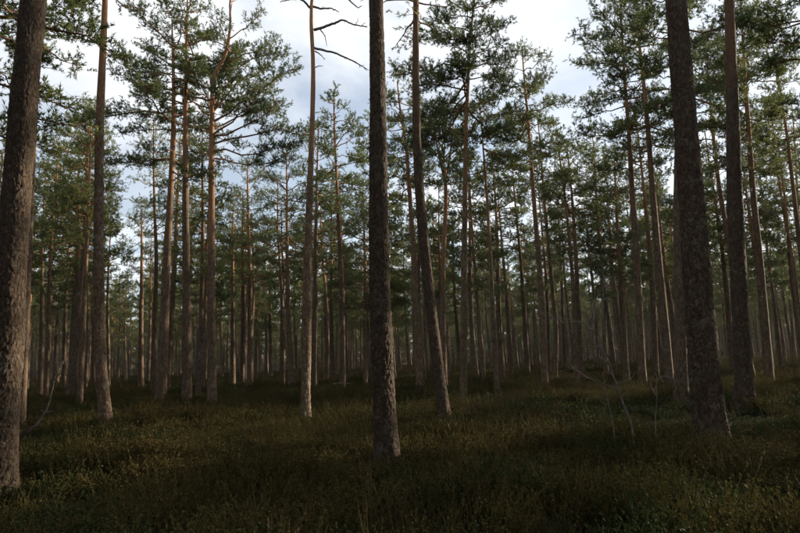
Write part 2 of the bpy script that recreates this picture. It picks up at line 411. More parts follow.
RAD_SCALE = 1 / 640.
TRI = [0]
def pine(name, label, cat, depth, pts, w, H=None, zc=None, rad=1.9, near=0, seed=0, dens=1., dead=10, branches=(), limbs=(), bare=0.,
         nn=10, group=None, wy=300, deadlen=.9, crown=True, Ht=None):
    """pts: photograph pixels from the base upwards; w trunk width in pixels at row wy"""
    rng = np.random.default_rng(1000 + seed)
    W = [at(x, y, depth) for x, y in pts]
    # foot: carry the lowest segment down to the ground
    a, b = W[0], W[1]; gz = tz(a.x, depth)
    k = (a.z - gz) / max(.2, (b.z - a.z))
    k = min(k, .8)
    foot = Vector((a.x + (a.x - b.x) * k * .6, depth, gz))
    base = foot
    H = H or 15.5
    ly = rng.normal(0, .012)                                           # small lean away from / towards the viewer
    zz = [-.3, 0] + [p.z - gz for p in W if p.z - gz > .35]
    xx = [0, 0] + [p.x - foot.x for p in W if p.z - gz > .35]
    sl = (xx[-1] - xx[-2]) / max(.3, zz[-1] - zz[-2])
    z = zz[-1]; x = xx[-1]
    while z < H + .5:                                                  # go on upwards above the frame
        z += 1.; sl = sl * .8 + rng.normal(0, .012); x += sl; zz.append(z); xx.append(x)
    zz = np.array(zz); xx = np.array(xx)
    zi = np.linspace(-.3, H + .5, 160); xi = np.interp(zi, zz, xx)
    ker = np.ones(13) / 13; xs = np.convolve(np.pad(np.convolve(np.pad(xi, 6, 'edge'), ker, 'valid'), 6, 'edge'), ker, 'valid'); xs += (xi[0] - xs[0]) * np.exp(-np.maximum(zi, 0))
    yi = ly * zi + .03 * np.sin(zi * .5 + rng.uniform(0, 6)) * np.clip(zi / 3, 0, 1)
    fx = lambda q: float(np.interp(q, zi, xs)); fy = lambda q: float(np.interp(q, zi, yi))
    zmid = at(pts[0][0], wy, depth).z - gz
    rb = w * RAD_SCALE * depth / 2 * 1.0
    rb = rb / max(.3, (1.06 - .92 * np.clip(zmid / (Ht or H), 0, 1) ** 1.35))
    root = link(name, None, loc=base); root.empty_display_size = .2
    tag(root, label, cat, group)
    tr = link('trunk', make_trunk(rng, xs, yi, zi, rb, H, near, Ht), root)
    for br in branches:
        curve_branch(tr, base, [at(x_, y_, depth + dy_) for x_, y_, dy_ in br['p']], br['r'], br.get('name', 'dead_branch'), br.get('mat', DEAD), rng, br.get('twigs', 3))
    zc = zc or H * .58
    if crown:
        lm = []; rad *= .84
        for (z_, az, el, L, r, *o_) in limbs: lm.append((np.array([fx(z_) + (o_[0] if o_ else 0), fy(z_), z_]), az, el, L, r))
        dens *= 1. if depth < 25 else .85 if depth < 32 else .7
        if depth > 30: nn = 8
        tb, cm, nt_ = make_crown(rng, fx, fy, H, zc, rad, dens, nn, bare=bare, limbs=lm, rb=rb)
        if nt_:
            cr = link('crown', cm, root)
            tag(link('branches', tb.mesh('branches', LIMB), cr), kind='stuff'); cr['kind'] = 'stuff'
    if dead:
        tag(link('dead_twigs', dead_twigs(rng, fx, fy, H, H * .22, zc + .5, dead, rb, deadlen).mesh('dead_twigs', DEAD), tr), kind='stuff')
    return root

LIMBM = LIMB
FOREST = []   # (x, y) of every tree, to keep others off
def P_(label, depth, pts, w, **k):
    FOREST.append((at(pts[0][0], pts[0][1], depth).x, depth))
    return pine('pine_tree', label, 'tree', depth, pts, w, **k)

# ---- foreground
P_('thick rough-barked pine cut by the left edge, lit on its right side', 8.2, [(-3, 478), (1, 400), (7, 330), (13, 240), (19, 140), (25, 70), (30, 0)], 29, H=19, zc=12, near=1, seed=1, rad=2.2, dens=.35, dead=0)
P_('straight dark foreground pine in the middle with pale lit bark at its foot', 10.0, [(386, 450), (384, 400), (381, 330), (379, 260), (378, 140), (376.5, 0)], 19.5, H=17.5, zc=11, near=1, seed=2, dens=.35, dead=0)
P_('thickest dark foreground pine on the right with scaly bark', 9.5, [(712, 440), (706, 400), (700, 330), (695, 260), (687.5, 160), (680, 70), (674.5, 0)], 26, H=18, zc=11, near=1, seed=3, dens=.35, dead=0)
P_('second thick dark pine right of the thickest right-hand trunk', 15.6, [(745, 402), (742, 335), (738, 260), (734, 200), (732.5, 140), (731.5, 70), (729.6, 0)], 15.8, H=17, zc=11, near=2, seed=4, dens=.35, dead=4)
P_('leaning pine right of the middle trunk, its foot kicked to the right', 16.5, [(443, 406), (433, 330), (425.5, 260), (419.5, 200), (416.5, 135), (415.5, 50), (416, 0)], 10.6, H=17, zc=11.2, near=2, seed=5, dens=.35, dead=5)
P_('dim pine trunk half hidden behind the left of the thickest right-hand pine', 18, [(681, 392), (680.5, 300), (679, 220), (681, 150), (680, 60)], 11, H=16, seed=6, dead=4)
P_('slim smooth pine with a pale crooked foot, second trunk from the left', 15.7, [(106, 418), (102, 398), (99.5, 330), (99.7, 260), (101.5, 140), (107.5, 0)], 10, H=16.5, zc=11.5, seed=7, dead=3, near=3)
P_('sinuous pale pine with bare dead branches against open sky', 17.6,
   [(305.5, 410), (307, 330), (307.5, 262), (309.5, 200), (312, 140), (314, 80), (313.3, 50), (310.2, 12), (313.5, -12)], 7.6, H=15.2, zc=13.6, seed=8, dead=3, near=3,
   branches=[dict(p=[(314, 30, 0), (333, 24, -.2), (342, 20, -.3), (355, 25, -.4), (367, 27, -.5)], r=.040, twigs=7),
             dict(p=[(314, 48, 0), (335, 53, .3), (355, 62, .5), (368, 70, .6)], r=.034, twigs=6),
             dict(p=[(311, 6, 0), (322, 9, .2), (331, 8, .3), (339, 12, .3)], r=.034, twigs=6),
             dict(p=[(310, 8, 0), (304, 1, -.2), (297, -2, -.3), (288, 0, -.4), (280, 2, -.4)], r=.034, twigs=6),
             dict(p=[(345, -4, .2), (352, 3, .2), (358, 8, .2), (362, 6, .2)], r=.024, twigs=2),
             dict(p=[(320, 29, 0), (325, 36, 0), (327, 46, .1)], r=.018, twigs=1),
             dict(p=[(315, 51, 0), (321, 55, .1), (325, 60, .1)], r=.018, twigs=1),
             dict(p=[(314, 68, 0), (319, 66, .1), (323, 66, .1)], r=.015, twigs=0)], rad=1.6)
# ---- middle distance, left
P_('dark pine just left of the straight trunk near the forked pine', 26, [(161, 394), (163.5, 330), (166.5, 260), (170.5, 180), (172.5, 130), (172.5, 80), (171, 30)], 8.6, H=17, zc=9.5, seed=9, rad=3.5, dead=8)
P_('straight pine with curled upper branch, left neighbour of the forked pine', 26, [(187, 396), (187, 330), (187, 200), (188, 100), (189, 40), (190, 0)], 8.2, H=18, zc=12, seed=10, rad=3.2, dead=6,
   branches=[dict(p=[(189, 45, 0), (186, 30, -.2), (185.5, 18, -.2), (189, 6, -.2)], r=.045, twigs=0, name='limb', mat=LIMB)])
P_('forked pine whose stem splits into two limbs, left of centre', 26, [(212, 394), (212, 330), (211.7, 260), (212, 140), (213.5, 92), (211.5, 74)], 7.9, H=13.5, Ht=19, zc=13.0, seed=11, rad=1., dead=6,
   branches=[dict(p=[(212.5, 92, 0), (213.5, 80, 0), (217, 70, 0), (223, 60, 0), (228, 45, 0), (230.5, 25, 0), (230, 5, 0), (231, -25, 0)], r=.115, twigs=6, name='limb', mat=LIMB),
             dict(p=[(212.5, 90, 0), (211, 78, 0), (206, 69, -.2), (199, 61, -.4), (193, 54, -.6), (188, 40, -.8)], r=.075, twigs=6, name='limb', mat=LIMB),
             dict(p=[(215, 92, 0), (228, 95, -.3), (240, 102, -.5), (252, 110, -.7), (266, 124, -.9)], r=.040, twigs=7, name='limb', mat=LIMB)],
   limbs=[(11.6, -.1, .35, 3.2, .05), (12.2, .2, .5, 4.0, .05), (12.6, .3, .75, 3.5, .05), (12.9, 1.2, 1., 3.3, .04), (12.5, 2.8, .7, 2.4, .04), (12.7, 2.2, .9, 2.6, .04), (12.9, .9, 1.2, 3.4, .04), (10.9, -.2, .05, 3.6, .045), (10.6, .35, -.05, 3.3, .04), (11.2, .1, .2, 4.2, .05), (11.6, -.5, .3, 3.6, .045), (11.9, .5, .45, 3.6, .045), (12.9, 2., 1.25, 3.9, .04), (15.0, 0., .3, 2.2, .03, .7), (15.4, 1.5, .5, 2., .03, .75), (15.4, -1.4, .5, 1.8, .03, .75), (15.6, 2.9, .6, 1.8, .03, .75), (16., .3, .8, 2., .03, .75), (14.6, -.2, .1, 2.6, .03, .6)])
P_('orange sunlit pine glowing just right behind the dark pine by the forked one', 38, [(167, 384), (170, 330), (175, 260), (178, 200), (180, 150)], 5.5, H=16, zc=9, seed=12, dead=10)
P_('pine leaning right, in the gap between the two leftmost trunks', 31, [(71, 386), (77, 330), (83, 260), (86, 190), (88, 140)], 6, H=15.2, zc=7.6, seed=13, rad=2.9, dead=12)
P_('thin pale-footed pine close beside the right-leaning one at left', 28, [(80, 396), (81.5, 360), (85, 300), (88, 240), (90, 180)], 4.2, H=13.5, zc=8, seed=14, dead=10)
P_('thin bright orange pine trunk between the slim pale pine and the dark pair', 45, [(141, 383), (141.5, 330), (142.5, 260), (143, 200)], 3.7, H=13.5, zc=8.5, seed=15)
P_('narrow grey pine touching the left side of the dark pine', 34, [(153, 390), (155, 330), (157, 260), (155, 200), (155, 140)], 4, H=15.5, zc=9, seed=16)
P_('thin pine seen between the straight pine and the forked pine', 45, [(200, 383), (200.5, 330), (201, 260), (201.5, 190)], 3.4, H=15, zc=9, seed=17)
P_('conical-topped sunlit pine standing right of the forked pine', 38, [(250, 383), (250, 330), (249, 260), (247.5, 200), (247, 170)], 5, H=14.2, zc=6.5, seed=18, rad=2.6)
P_('thin orange pine between the forked pine and the conical-topped pine', 42, [(233, 382), (233, 330), (233, 260), (233.5, 200)], 3.4, H=13, zc=8, seed=19)
P_('grey thin pine hugging the left of the conical-topped pine', 40, [(242, 383), (242.5, 330), (242, 260), (242, 210)], 3.5, H=12.5, zc=8, seed=20)
P_('slim pine behind the leftmost thick trunk, pale at the foot', 16, [(21, 424), (25, 330), (28, 240), (31, 150), (34, 60)], 6, H=15, zc=10.5, seed=21, dead=8)
# ---- middle
P_('pine with a thin bare lower trunk left of the pale sinuous pine', 36, [(291, 381), (288.5, 320), (287, 260), (287, 190), (286, 150)], 4.4, H=14, zc=7.5, seed=22, rad=2.6)
P_('slender pine bent at half height, left of the pale sinuous pine', 38, [(282, 381), (282, 310), (280, 270), (277, 235), (277, 190)], 3.4, H=13, zc=8.2, seed=23)
P_('yellow-green topped pine directly behind the pale sinuous pine', 33, [(314, 381), (315, 320), (315.5, 260), (317, 190), (318, 150)], 4.6, H=14.5, zc=8, seed=24, rad=2.3)
P_('thin pine midway between the pale sinuous pine and the middle trunk', 42, [(332, 381), (331.5, 320), (331.5, 260), (332, 200)], 3.2, H=13.3, zc=7, seed=25, rad=2.5)
P_('slightly slanting thin pine nearer the middle trunk on its left', 42, [(347.5, 380), (345, 320), (342, 260), (341, 210)], 3.5, H=12.6, zc=6.4, seed=26, rad=2.6)
P_('thin dark pine close against the left edge of the middle trunk', 40, [(367, 380), (366.5, 320), (365, 260), (363, 200)], 3.5, H=13.5, zc=7.5, seed=27)
P_('wavy dark pine between the middle trunk and the leaning pine', 27, [(420, 384), (418, 330), (414.5, 260), (410, 200), (406, 140), (401, 118), (398, 90)], 6.3, H=14, zc=8.6, seed=28, rad=2.3, dead=14)
P_('pine with a Y-shaped fork right behind the leaning pine', 29, [(444, 382), (443, 330), (443, 260), (446, 200), (445, 174), (444, 160)], 5.2, H=10.4, Ht=16, zc=9.6, seed=29, rad=2., dead=14,
   branches=[dict(p=[(445.5, 180, 0), (441, 165, 0), (438, 150, .1), (434, 130, .2), (433, 110, .2)], r=.075, twigs=5, name='limb', mat=LIMB),
             dict(p=[(445.5, 178, 0), (449, 163, 0), (451, 148, -.1), (453, 128, -.2), (454, 108, -.2)], r=.075, twigs=5, name='limb', mat=LIMB)],
   limbs=[(10.9, 0., 1.1, 2.9, .04), (10.9, 3.1, 1.1, 2.9, .04), (10.8, 1.5, 1., 2.6, .04), (11, -1.5, 1., 2.8, .04), (10.7, 2.6, .8, 2.4, .04), (10.7, .5, .8, 2.5, .04)])
P_('upright dark pine with a bushy top right of the leaning pine', 21.5, [(463.3, 391), (463.5, 330), (464, 260), (465, 140), (467.5, 80), (468.5, 42), (472, 20), (474, 0)], 6.2, H=15.6, zc=9.4, seed=30, rad=2.5, dead=14)
P_('very slender leaning pine with a white foot right of the bushy-topped pine', 24, [(497, 387), (493.5, 330), (490.5, 260), (487, 200), (481.5, 130), (478.5, 95)], 3.7, H=11.8, zc=8.8, seed=31, rad=1.7, dead=8)
P_('thin pine leaning left behind the very slender white-footed pine', 42, [(512, 373), (508, 320), (503.5, 260), (499, 210)], 3.6, H=13, zc=8.2, seed=32, rad=1.9)
P_('thin pine leaning left, midway between the slender white-footed pine and the round-topped pine', 38, [(528, 377), (525, 320), (521, 260), (514.5, 190), (512, 150)], 4, H=13.6, zc=8., seed=33, rad=2.5)
P_('tall leaning pine with a round crown against white cloud', 28, [(544.5, 375), (543, 330), (538.5, 260), (533, 200), (528, 135), (523, 80)], 5.8, H=15.8, zc=10, seed=34, rad=2.8, dead=10)
P_('slim pine with a bright whitish foot beside the tall round-crowned pine', 33, [(555, 377), (556.5, 330), (549.5, 260), (543.5, 200), (538, 130)], 4, H=14.8, zc=10, seed=35, rad=1.7)
P_('thin leaning pine between the whitish-footed pine and the fork-topped pine', 44, [(565, 372), (563, 320), (561, 265), (554, 160)], 3, H=14, zc=8.5, seed=36)
P_('fork-topped thin pine left of the bare sapling', 34, [(580.5, 374), (579, 330), (576.5, 260), (573, 200), (569, 160)], 4.8, H=13, zc=8.6, seed=37, rad=2.)
P_('flat broad-crowned thin pine above the bare sapling', 38, [(606, 370), (604, 310), (601.5, 260), (594, 180), (591, 140)], 3.5, H=14, zc=9.4, seed=38, rad=2.6)
# ---- middle distance, right
P_('dark pine with whitish edge at its foot, right of the bare sapling', 25, [(642, 373), (639.5, 330), (636, 260), (632, 200), (628.5, 135), (623, 80), (618.5, 0)], 7, H=16.5, zc=9, seed=39, rad=2.7, dead=14)
P_('leaning orange-topped pine left of the thickest right-hand trunk', 24, [(669, 378), (665, 330), (659, 260), (654, 200), (649, 130), (644, 80), (639.5, 40), (636.5, 0)], 7.6, H=16.5, zc=9.6, seed=40, rad=2.6, dead=14)
P_('lighter thin pine squeezed between the two dark pines left of the thickest trunk', 33, [(656, 374), (654, 320), (651, 265), (645.5, 200), (639, 140), (634, 90)], 5, H=15, zc=9.5, seed=41)
P_('thin pine seen in the gap between the two thick right-hand trunks', 27, [(752, 375), (741, 320), (733, 260), (722, 190), (716.5, 135), (711.5, 70), (706, 0)], 5.5, H=16, zc=10, seed=42, rad=2.3, dead=12)
P_('dark curved pine just right of the second thick right-hand trunk', 24, [(769, 378), (765, 330), (759, 260), (752.5, 200), (747.5, 140), (743, 90), (740, 30)], 7.4, H=15.5, zc=8.6, seed=43, rad=2.5, dead=16)
P_('strongly leaning pine crossing the upper right corner', 27, [(815, 360), (806, 290), (796, 210), (787, 135), (777, 70), (767, 0)], 5.2, H=16, zc=9.5, seed=44, rad=2.5, dead=14)
P_('slim pale-edged leaning pine near the right edge', 34, [(803, 352), (791.5, 262), (783, 215), (775, 170), (769, 120)], 4, H=15, zc=9, seed=45, rad=2.)
P_('thin pine left of the pale-edged one near the right edge', 38, [(780, 356), (776, 320), (768, 262), (761, 190), (757, 150)], 3.2, H=15, zc=8.5, seed=46)
P_('thin trunk high up at the right edge under the leaning pine', 40, [(808, 350), (800, 240), (794, 140), (788, 70)], 3.6, H=18, zc=11, seed=47, rad=2.)
# ---- neighbours just outside the frame whose branches hang into it
P_('pine off the left edge whose leafy branches hang beside the thick left trunk', 12.5, [(-62, 440), (-58, 330), (-50, 200), (-42, 60)], 13, H=15, zc=6.6, seed=48, rad=4.2, dens=.75, dead=6, nn=12)
P_('pine beyond the right edge with a branchy crown reaching into the corner', 18, [(880, 370), (862, 260), (842, 120), (825, 0)], 12, H=16, zc=8.5, seed=49, rad=2.4, dead=6)

# ------------------------------------------------------------------ the trees behind: every one a tree of its own
def proto(seed, H, zc, rad, nn=9, dens=.72, wd=.031):
    rng = np.random.default_rng(seed)
    ph = rng.uniform(0, 6, 4); am = rng.uniform(.02, .13); ln_ = rng.normal(0, .02)
    zi = np.linspace(-.3, H + .5, 120)
    xi = am * np.sin(zi * .42 + ph[0]) - am * math.sin(ph[0]) + ln_ * zi; yi = am * np.sin(zi * .37 + ph[1]) - am * math.sin(ph[1])
    fx = lambda q: float(np.interp(q, zi, xi)); fy = lambda q: float(np.interp(q, zi, yi))
    rb = rng.uniform(.105, .15)
    tr = make_trunk(rng, xi, yi, zi, rb, H)
    tb, cm, _ = make_crown(rng, fx, fy, H, zc, rad, dens, nn, .105, wd, bare=.05)
    br = tb.mesh('branches', LIMB)
    dt = dead_twigs(rng, fx, fy, H, H * .15, zc + .4, 30, rb, 1.2).mesh('dead_twigs', DEAD)
    return dict(trunk=tr, crown=cm, branches=br, twigs=dt, H=H)
PROTO = [proto(500 + i, *a) for i, a in enumerate([(14.5, 6.6, 1.6), (13.0, 5.4, 1.65), (15.0, 8.4, 1.7), (12.0, 4.8, 1.5), (13.5, 7.0, 1.75), (12.5, 6.0, 1.4), (14.0, 5.8, 1.65), (10.5, 4.2, 1.4)])]

def place(i, x, y, s, rz, label, group):
    p = PROTO[i]
    root = link('pine_tree', None, loc=(x, y, tz(x, y))); root.rotation_euler.z = rz; root.scale = (s, s, s); root.empty_display_size = .2
    tag(root, label, 'tree', group)
    t = link('trunk', p['trunk'], root); c = link('crown', p['crown'], root)
    tag(link('branches', p['branches'], c), kind='stuff'); tag(link('dead_twigs', p['twigs'], t), kind='stuff'); c['kind'] = 'stuff'
    return root

def project(x, y, z):
    v = Vector((x, y, z - EYE)); d = v.dot(f0)
    return 400 + FPX * v.dot(rv) / d, 266.5 - FPX * v.dot(uv_) / d

rng = np.random.default_rng(77)
occ = list(FOREST); back = []
def free(x, y, md):
    for (a, b) in occ:
        if (a - x) ** 2 + (b - y) ** 2 < md * md: return False
    return True
tries = 0
while len(back) < 215 and tries < 20000:
    tries += 1
    y = math.sqrt(rng.uniform(30 ** 2, 84 ** 2)); x = rng.uniform(-.68, .68) * y
    md = 1.35 + .5 * rng.uniform()
    if free(x, y, md):
        occ.append((x, y)); back.append((x, y))
SHORT = """thick left-edge pine|thick middle trunk|thickest right-hand trunk|second thick right-hand trunk|leaning pine with kicked-out foot|dim half-hidden trunk on the right|slim crooked-footed pine at left|sinuous dead-branched pine|dark pine near the forked one|straight pine beside the forked one|forked pine|orange pine near the dark pair|right-leaning pine at left|pale-footed thin pine at left|bright orange thin pine at left|narrow grey pine by the dark one|thin pine left of the forked one|conical-topped sunlit pine|thin orange pine beyond the forked one|grey pine hugging the conical-topped one|slim pine behind the left-edge trunk|bare-stemmed pine left of the sinuous one|bent slender pine|yellow-green topped pine|thin pine left of the middle trunk|slanting pine left of the middle trunk|thin dark pine against the middle trunk|wavy dark pine|Y-forked pine|bushy-topped upright pine|very slender white-footed pine|thin pine behind the white-footed one|midway thin left-leaning pine|tall round-crowned pine|whitish-footed slim pine|thin leaning pine by the whitish-footed one|fork-topped thin pine|flat broad-crowned pine|dark pine right of the sapling|orange-topped leaning pine|lighter thin squeezed pine|thin pine between the thick right trunks|dark curved pine at right|strongly leaning pine at upper right|pale-edged leaning pine at right|thin pine left of the pale-edged one|thin trunk at the right edge|pine off the left edge|pine off the right edge""".split('|')
ORD = ['first', 'second', 'third', 'fourth', 'fifth', 'sixth', 'seventh', 'eighth', 'ninth', 'tenth', 'eleventh', 'twelfth', 'thirteenth', 'fourteenth', 'fifteenth', 'sixteenth']
marks = sorted((project(x, y, tz(x, y) + 1.4)[0], sn) for (x, y), sn in zip(FOREST, SHORT))
cells = {}
for (x, y) in back:
    u = project(x, y, tz(x, y) + 1.4)[0]
    k_ = sum(1 for m in marks if m[0] <= u) - 1
    cells.setdefault(k_, []).append((u, y, x))
for k_, items in cells.items():
    items.sort()
    for q, (u, y, x) in enumerate(items):
        size = 'background' if y < 50 else 'far background'
        if k_ < 0: lab = '%s %s pine left of the %s' % (ORD[min(15, len(items) - 1 - q)], size, marks[0][1])
        elif len(items) == 1: lab = 'lone %s pine just right of the %s' % (size, marks[k_][1])
        else: lab = '%s %s pine right of the %s' % (ORD[min(15, q)], size, marks[k_][1])
        place(int(rng.integers(len(PROTO))), x, y, rng.uniform(.86, 1.12), rng.uniform(0, 6.28), lab, 'background pines')

# ------------------------------------------------------------------ scatter with geometry nodes (only for uncountable stuff)
def scatter(name, variants, pts, rots, scales, idx, label, cat):
    col = bpy.data.collections.new(name + '_kinds')
    for i, me in enumerate(variants):
        o = bpy.data.objects.new('%s_kind_%02d' % (name, i), me); col.objects.link(o)
    me = bpy.data.meshes.new(name); me.vertices.add(len(pts)); me.vertices.foreach_set('co', np.asarray(pts, np.float32).ravel())
    a = me.attributes.new('rot', 'FLOAT_VECTOR', 'POINT'); a.data.foreach_set('vector', np.asarray(rots, np.float32).ravel())
    a = me.attributes.new('scl', 'FLOAT_VECTOR', 'POINT'); a.data.foreach_set('vector', np.asarray(scales, np.float32).ravel())
    a = me.attributes.new('kidx', 'INT', 'POINT'); a.data.foreach_set('value', np.asarray(idx, np.int32))
    o = link(name, me); tag(o, label, cat, kind='stuff')
    g = bpy.data.node_groups.new(name + '_scatter', 'GeometryNodeTree')
    g.interface.new_socket('Geometry', in_out='INPUT', socket_type='NodeSocketGeometry'); g.interface.new_socket('Geometry', in_out='OUTPUT', socket_type='NodeSocketGeometry')
    n = g.nodes.new; ln = g.links.new
    gi = n('NodeGroupInput'); go = n('NodeGroupOutput'); ci = n('GeometryNodeCollectionInfo'); ip = n('GeometryNodeInstanceOnPoints')
    ci.inputs['Collection'].default_value = col; ci.inputs['Separate Children'].default_value = True; ci.inputs['Reset Children'].default_value = True
    ip.inputs['Pick Instance'].default_value = True
    def na(nm, t):
        q = n('GeometryNodeInputNamedAttribute'); q.data_type = t; q.inputs['Name'].default_value = nm
        return [s for s in q.outputs if s.enabled and s.name == 'Attribute'][0]
    mp = n('GeometryNodeMeshToPoints')
    ln(gi.outputs[0], mp.inputs['Mesh']); ln(mp.outputs[0], ip.inputs['Points']); ln(ci.outputs[0], ip.inputs['Instance'])
    e2r = n('FunctionNodeEulerToRotation'); ln(na('rot', 'FLOAT_VECTOR'), e2r.inputs[0])
    ln(e2r.outputs[0], ip.inputs['Rotation']); ln(na('scl', 'FLOAT_VECTOR'), ip.inputs['Scale']); ln(na('kidx', 'INT'), ip.inputs['Instance Index'])
    ln(ip.outputs[0], go.inputs[0])
    md = o.modifiers.new('scatter', 'NODES'); md.node_group = g
    return o

# ---- the wood that goes on behind and to the sides: no single tree can be told apart there
def joined_tree(p):
    Vs, Fs, mi, ht, ti = [], [], [], [], []; n0 = 0
    by = {3: [], 4: []}; bm = {3: [], 4: []}
    for k, (key, m) in enumerate((('trunk', 0), ('branches', 1), ('crown', 2), ('twigs', 3))):
        me = p[key]; V = np.empty(len(me.vertices) * 3, np.float32); me.vertices.foreach_get('co', V); Vs.append(V.reshape(-1, 3))
        I = np.empty(len(me.loops), np.int32); me.loops.foreach_get('vertex_index', I)
        c = 3 if key == 'crown' else 4
        F = I.reshape(-1, c) + n0; by[c].append(F); bm[c].append(np.full(len(F), m))
        def ga(nm):
            a = me.attributes.get(nm)
            if a is None: return np.zeros(len(me.vertices), np.float32)
            v = np.empty(len(me.vertices), np.float32); a.data.foreach_get('value', v); return v
        ht.append(ga('ht')); ti.append(ga('tint')); n0 += len(me.vertices)
    return mesh_np('wood_tree', np.concatenate(Vs), [np.concatenate(by[4]), np.concatenate(by[3])], [BARK, LIMB, NEEDLE, DEAD], False,
                   {'ht': np.concatenate(ht), 'tint': np.concatenate(ti)}, np.concatenate(bm[4] + bm[3]))
YOUNG = [proto(560 + i, *a) for i, a in enumerate([(9., 1.4, 1.7), (10.5, 2.2, 1.8)])]
JT = [joined_tree(PROTO[i]) for i in (0, 1, 4, 6)] + [joined_tree(p) for p in YOUNG]
def in_view(x, y, m=.70): return y > 0 and abs(x) < m * y
far = []; tries = 0; FAR_TRIES = 6000
SUN_GAPS = [(-5.1, 8.2, 1.1), (-.2, 9.4, 1.0), (5.1, 9.5, .5), (-2.6, 17.6, 1.3), (.95, 16.5, 1.)]   # made-up treeless strips through the unseen wood, so low sun reaches near trunks
sx, sy = math.sin(SUN_AZ), math.cos(SUN_AZ)
grid = {}
def gfree(x, y, md):
    gx, gy = int(x // 3), int(y // 3)
    for a in (-1, 0, 1):
        for b in (-1, 0, 1):
            for (p, q) in grid.get((gx + a, gy + b), ()):
                if (p - x) ** 2 + (q - y) ** 2 < md * md: return False
    return True
for (x, y) in occ: grid.setdefault((int(x // 3), int(y // 3)), []).append((x, y))
for _ in range(FAR_TRIES):
    x = rng.uniform(-130, 130); y = rng.uniform(-32, 185)
    d = math.hypot(x, y)
    if in_view(x, y):
        if y < 85: continue
    else:
        if d < 7 or (y < 89 and d > 75): continue
        if y > 0 and abs(x) < .78 * y and d < 30: continue
        if rng.uniform() < .35: continue
        if any(abs((x - a) * sy - (y - b) * sx) < w_ and (x - a) * sx + (y - b) * sy > 0 for a, b, w_ in SUN_GAPS): continue
    if not gfree(x, y, 2.2): continue
    grid.setdefault((int(x // 3), int(y // 3)), []).append((x, y)); far.append((x, y))
far = np.array(far)
k = len(far)
scatter('far_pine_wood', JT, np.column_stack([far, terrain(far[:, 0], far[:, 1])]), np.column_stack([np.zeros(k), np.zeros(k), rng.uniform(0, 6.28, k)]),
        np.repeat(rng.uniform(.85, 1.15, k)[:, None], 3, 1), np.where((far[:, 1] > 96) & (rng.uniform(0, 1, k) < .82), rng.integers(4, 6, k), rng.integers(0, 4, k)), 'dense far-off pine wood closing the view between the trunks', 'wood')
print('far trees', k, 'back', len(back))

# ------------------------------------------------------------------ ground cover
def heather_kind(seed, stems, hgt, spread, mat, leaf, leafn, upright=.6, wdt=.006):
    rng = np.random.default_rng(seed); tb_V = []; Ft = []; tint = []; n0 = 0
    for s in range(stems):
        az = rng.uniform(0, 6.28); b = np.array([rng.normal(0, spread * .45), rng.normal(0, spread * .45), -.03])
        out = rng.uniform(.1, 1) * (1 - upright) * 1.6; h = hgt * rng.uniform(.55, 1.1)
        d = np.array([math.cos(az) * out, math.sin(az) * out, 1.]); d /= np.linalg.norm(d)
        t = np.linspace(0, 1, 4)[:, None]
        C = b + d * h * t + np.array([math.cos(az), math.sin(az), -.25]) * (rng.uniform(0, .3) * h) * t ** 2
        sd = np.cross(d, [math.cos(az * 3.3), math.sin(az * 3.3), 0.]); sd /= np.linalg.norm(sd) + 1e-9
        wv = (wdt * (1 - .75 * t)) * sd
        V = np.stack([C - wv, C + wv], 1).reshape(-1, 3)
        for q in range(3):
            i = n0 + q * 2; Ft += [(i, i + 1, i + 3), (i, i + 3, i + 2)]
        tb_V.append(V); tint.append(np.full(len(V), rng.uniform(0, .4))); n0 += len(V)
        m = leafn
        f = rng.uniform(.3, 1.02, m); P = np.stack([np.interp(f, t[:, 0], C[:, c]) for c in range(3)], -1)
        D = rng.normal(size=(m, 3)); D[:, 2] = abs(D[:, 2]) + .4; D /= np.linalg.norm(D, axis=1)[:, None]
        S = np.cross(D, rng.normal(size=(m, 3))); S /= np.linalg.norm(S, axis=1)[:, None]
        l = leaf * rng.uniform(.6, 1.3, (m, 1)); w = leaf * .28
        LV = np.stack([P, P + D * l * .5 + S * w, P + D * l, P + D * l * .5 - S * w], 1).reshape(-1, 3)
        a = n0 + np.arange(m) * 4
        Ft += list(zip(a, a + 1, a + 2)) + list(zip(a, a + 2, a + 3))
        tb_V.append(LV); tint.append(np.repeat(np.clip(rng.normal(.5, .2, m) + rng.normal(0, .15), 0, 1), 4)); n0 += len(LV)
    return mesh_np('shrub_kind', np.concatenate(tb_V), [np.array(Ft)], mat, False, {'tint': np.concatenate(tint)})
HK = [heather_kind(10 + i, 46, rng.uniform(.28, .44), .34, HEATHER, .017, 24, .62, .004) for i in range(4)]
HK += [heather_kind(20 + i, 60, rng.uniform(.30, .46), .22, HEATHER, .024, 26, .22, .004) for i in range(5)]
BK = [heather_kind(40 + i, 28, rng.uniform(.2, .32), .34, BILB, .024, 20, .5, .004) for i in range(3)] + [heather_kind(50 + i, 46, rng.uniform(.26, .38), .2, BILB, .032, 20, .2, .004) for i in range(3)]
GK = [heather_kind(70 + i, 14, rng.uniform(.4, .62), .16, GRASS, .001, 1, .72, .0032) for i in range(5)]

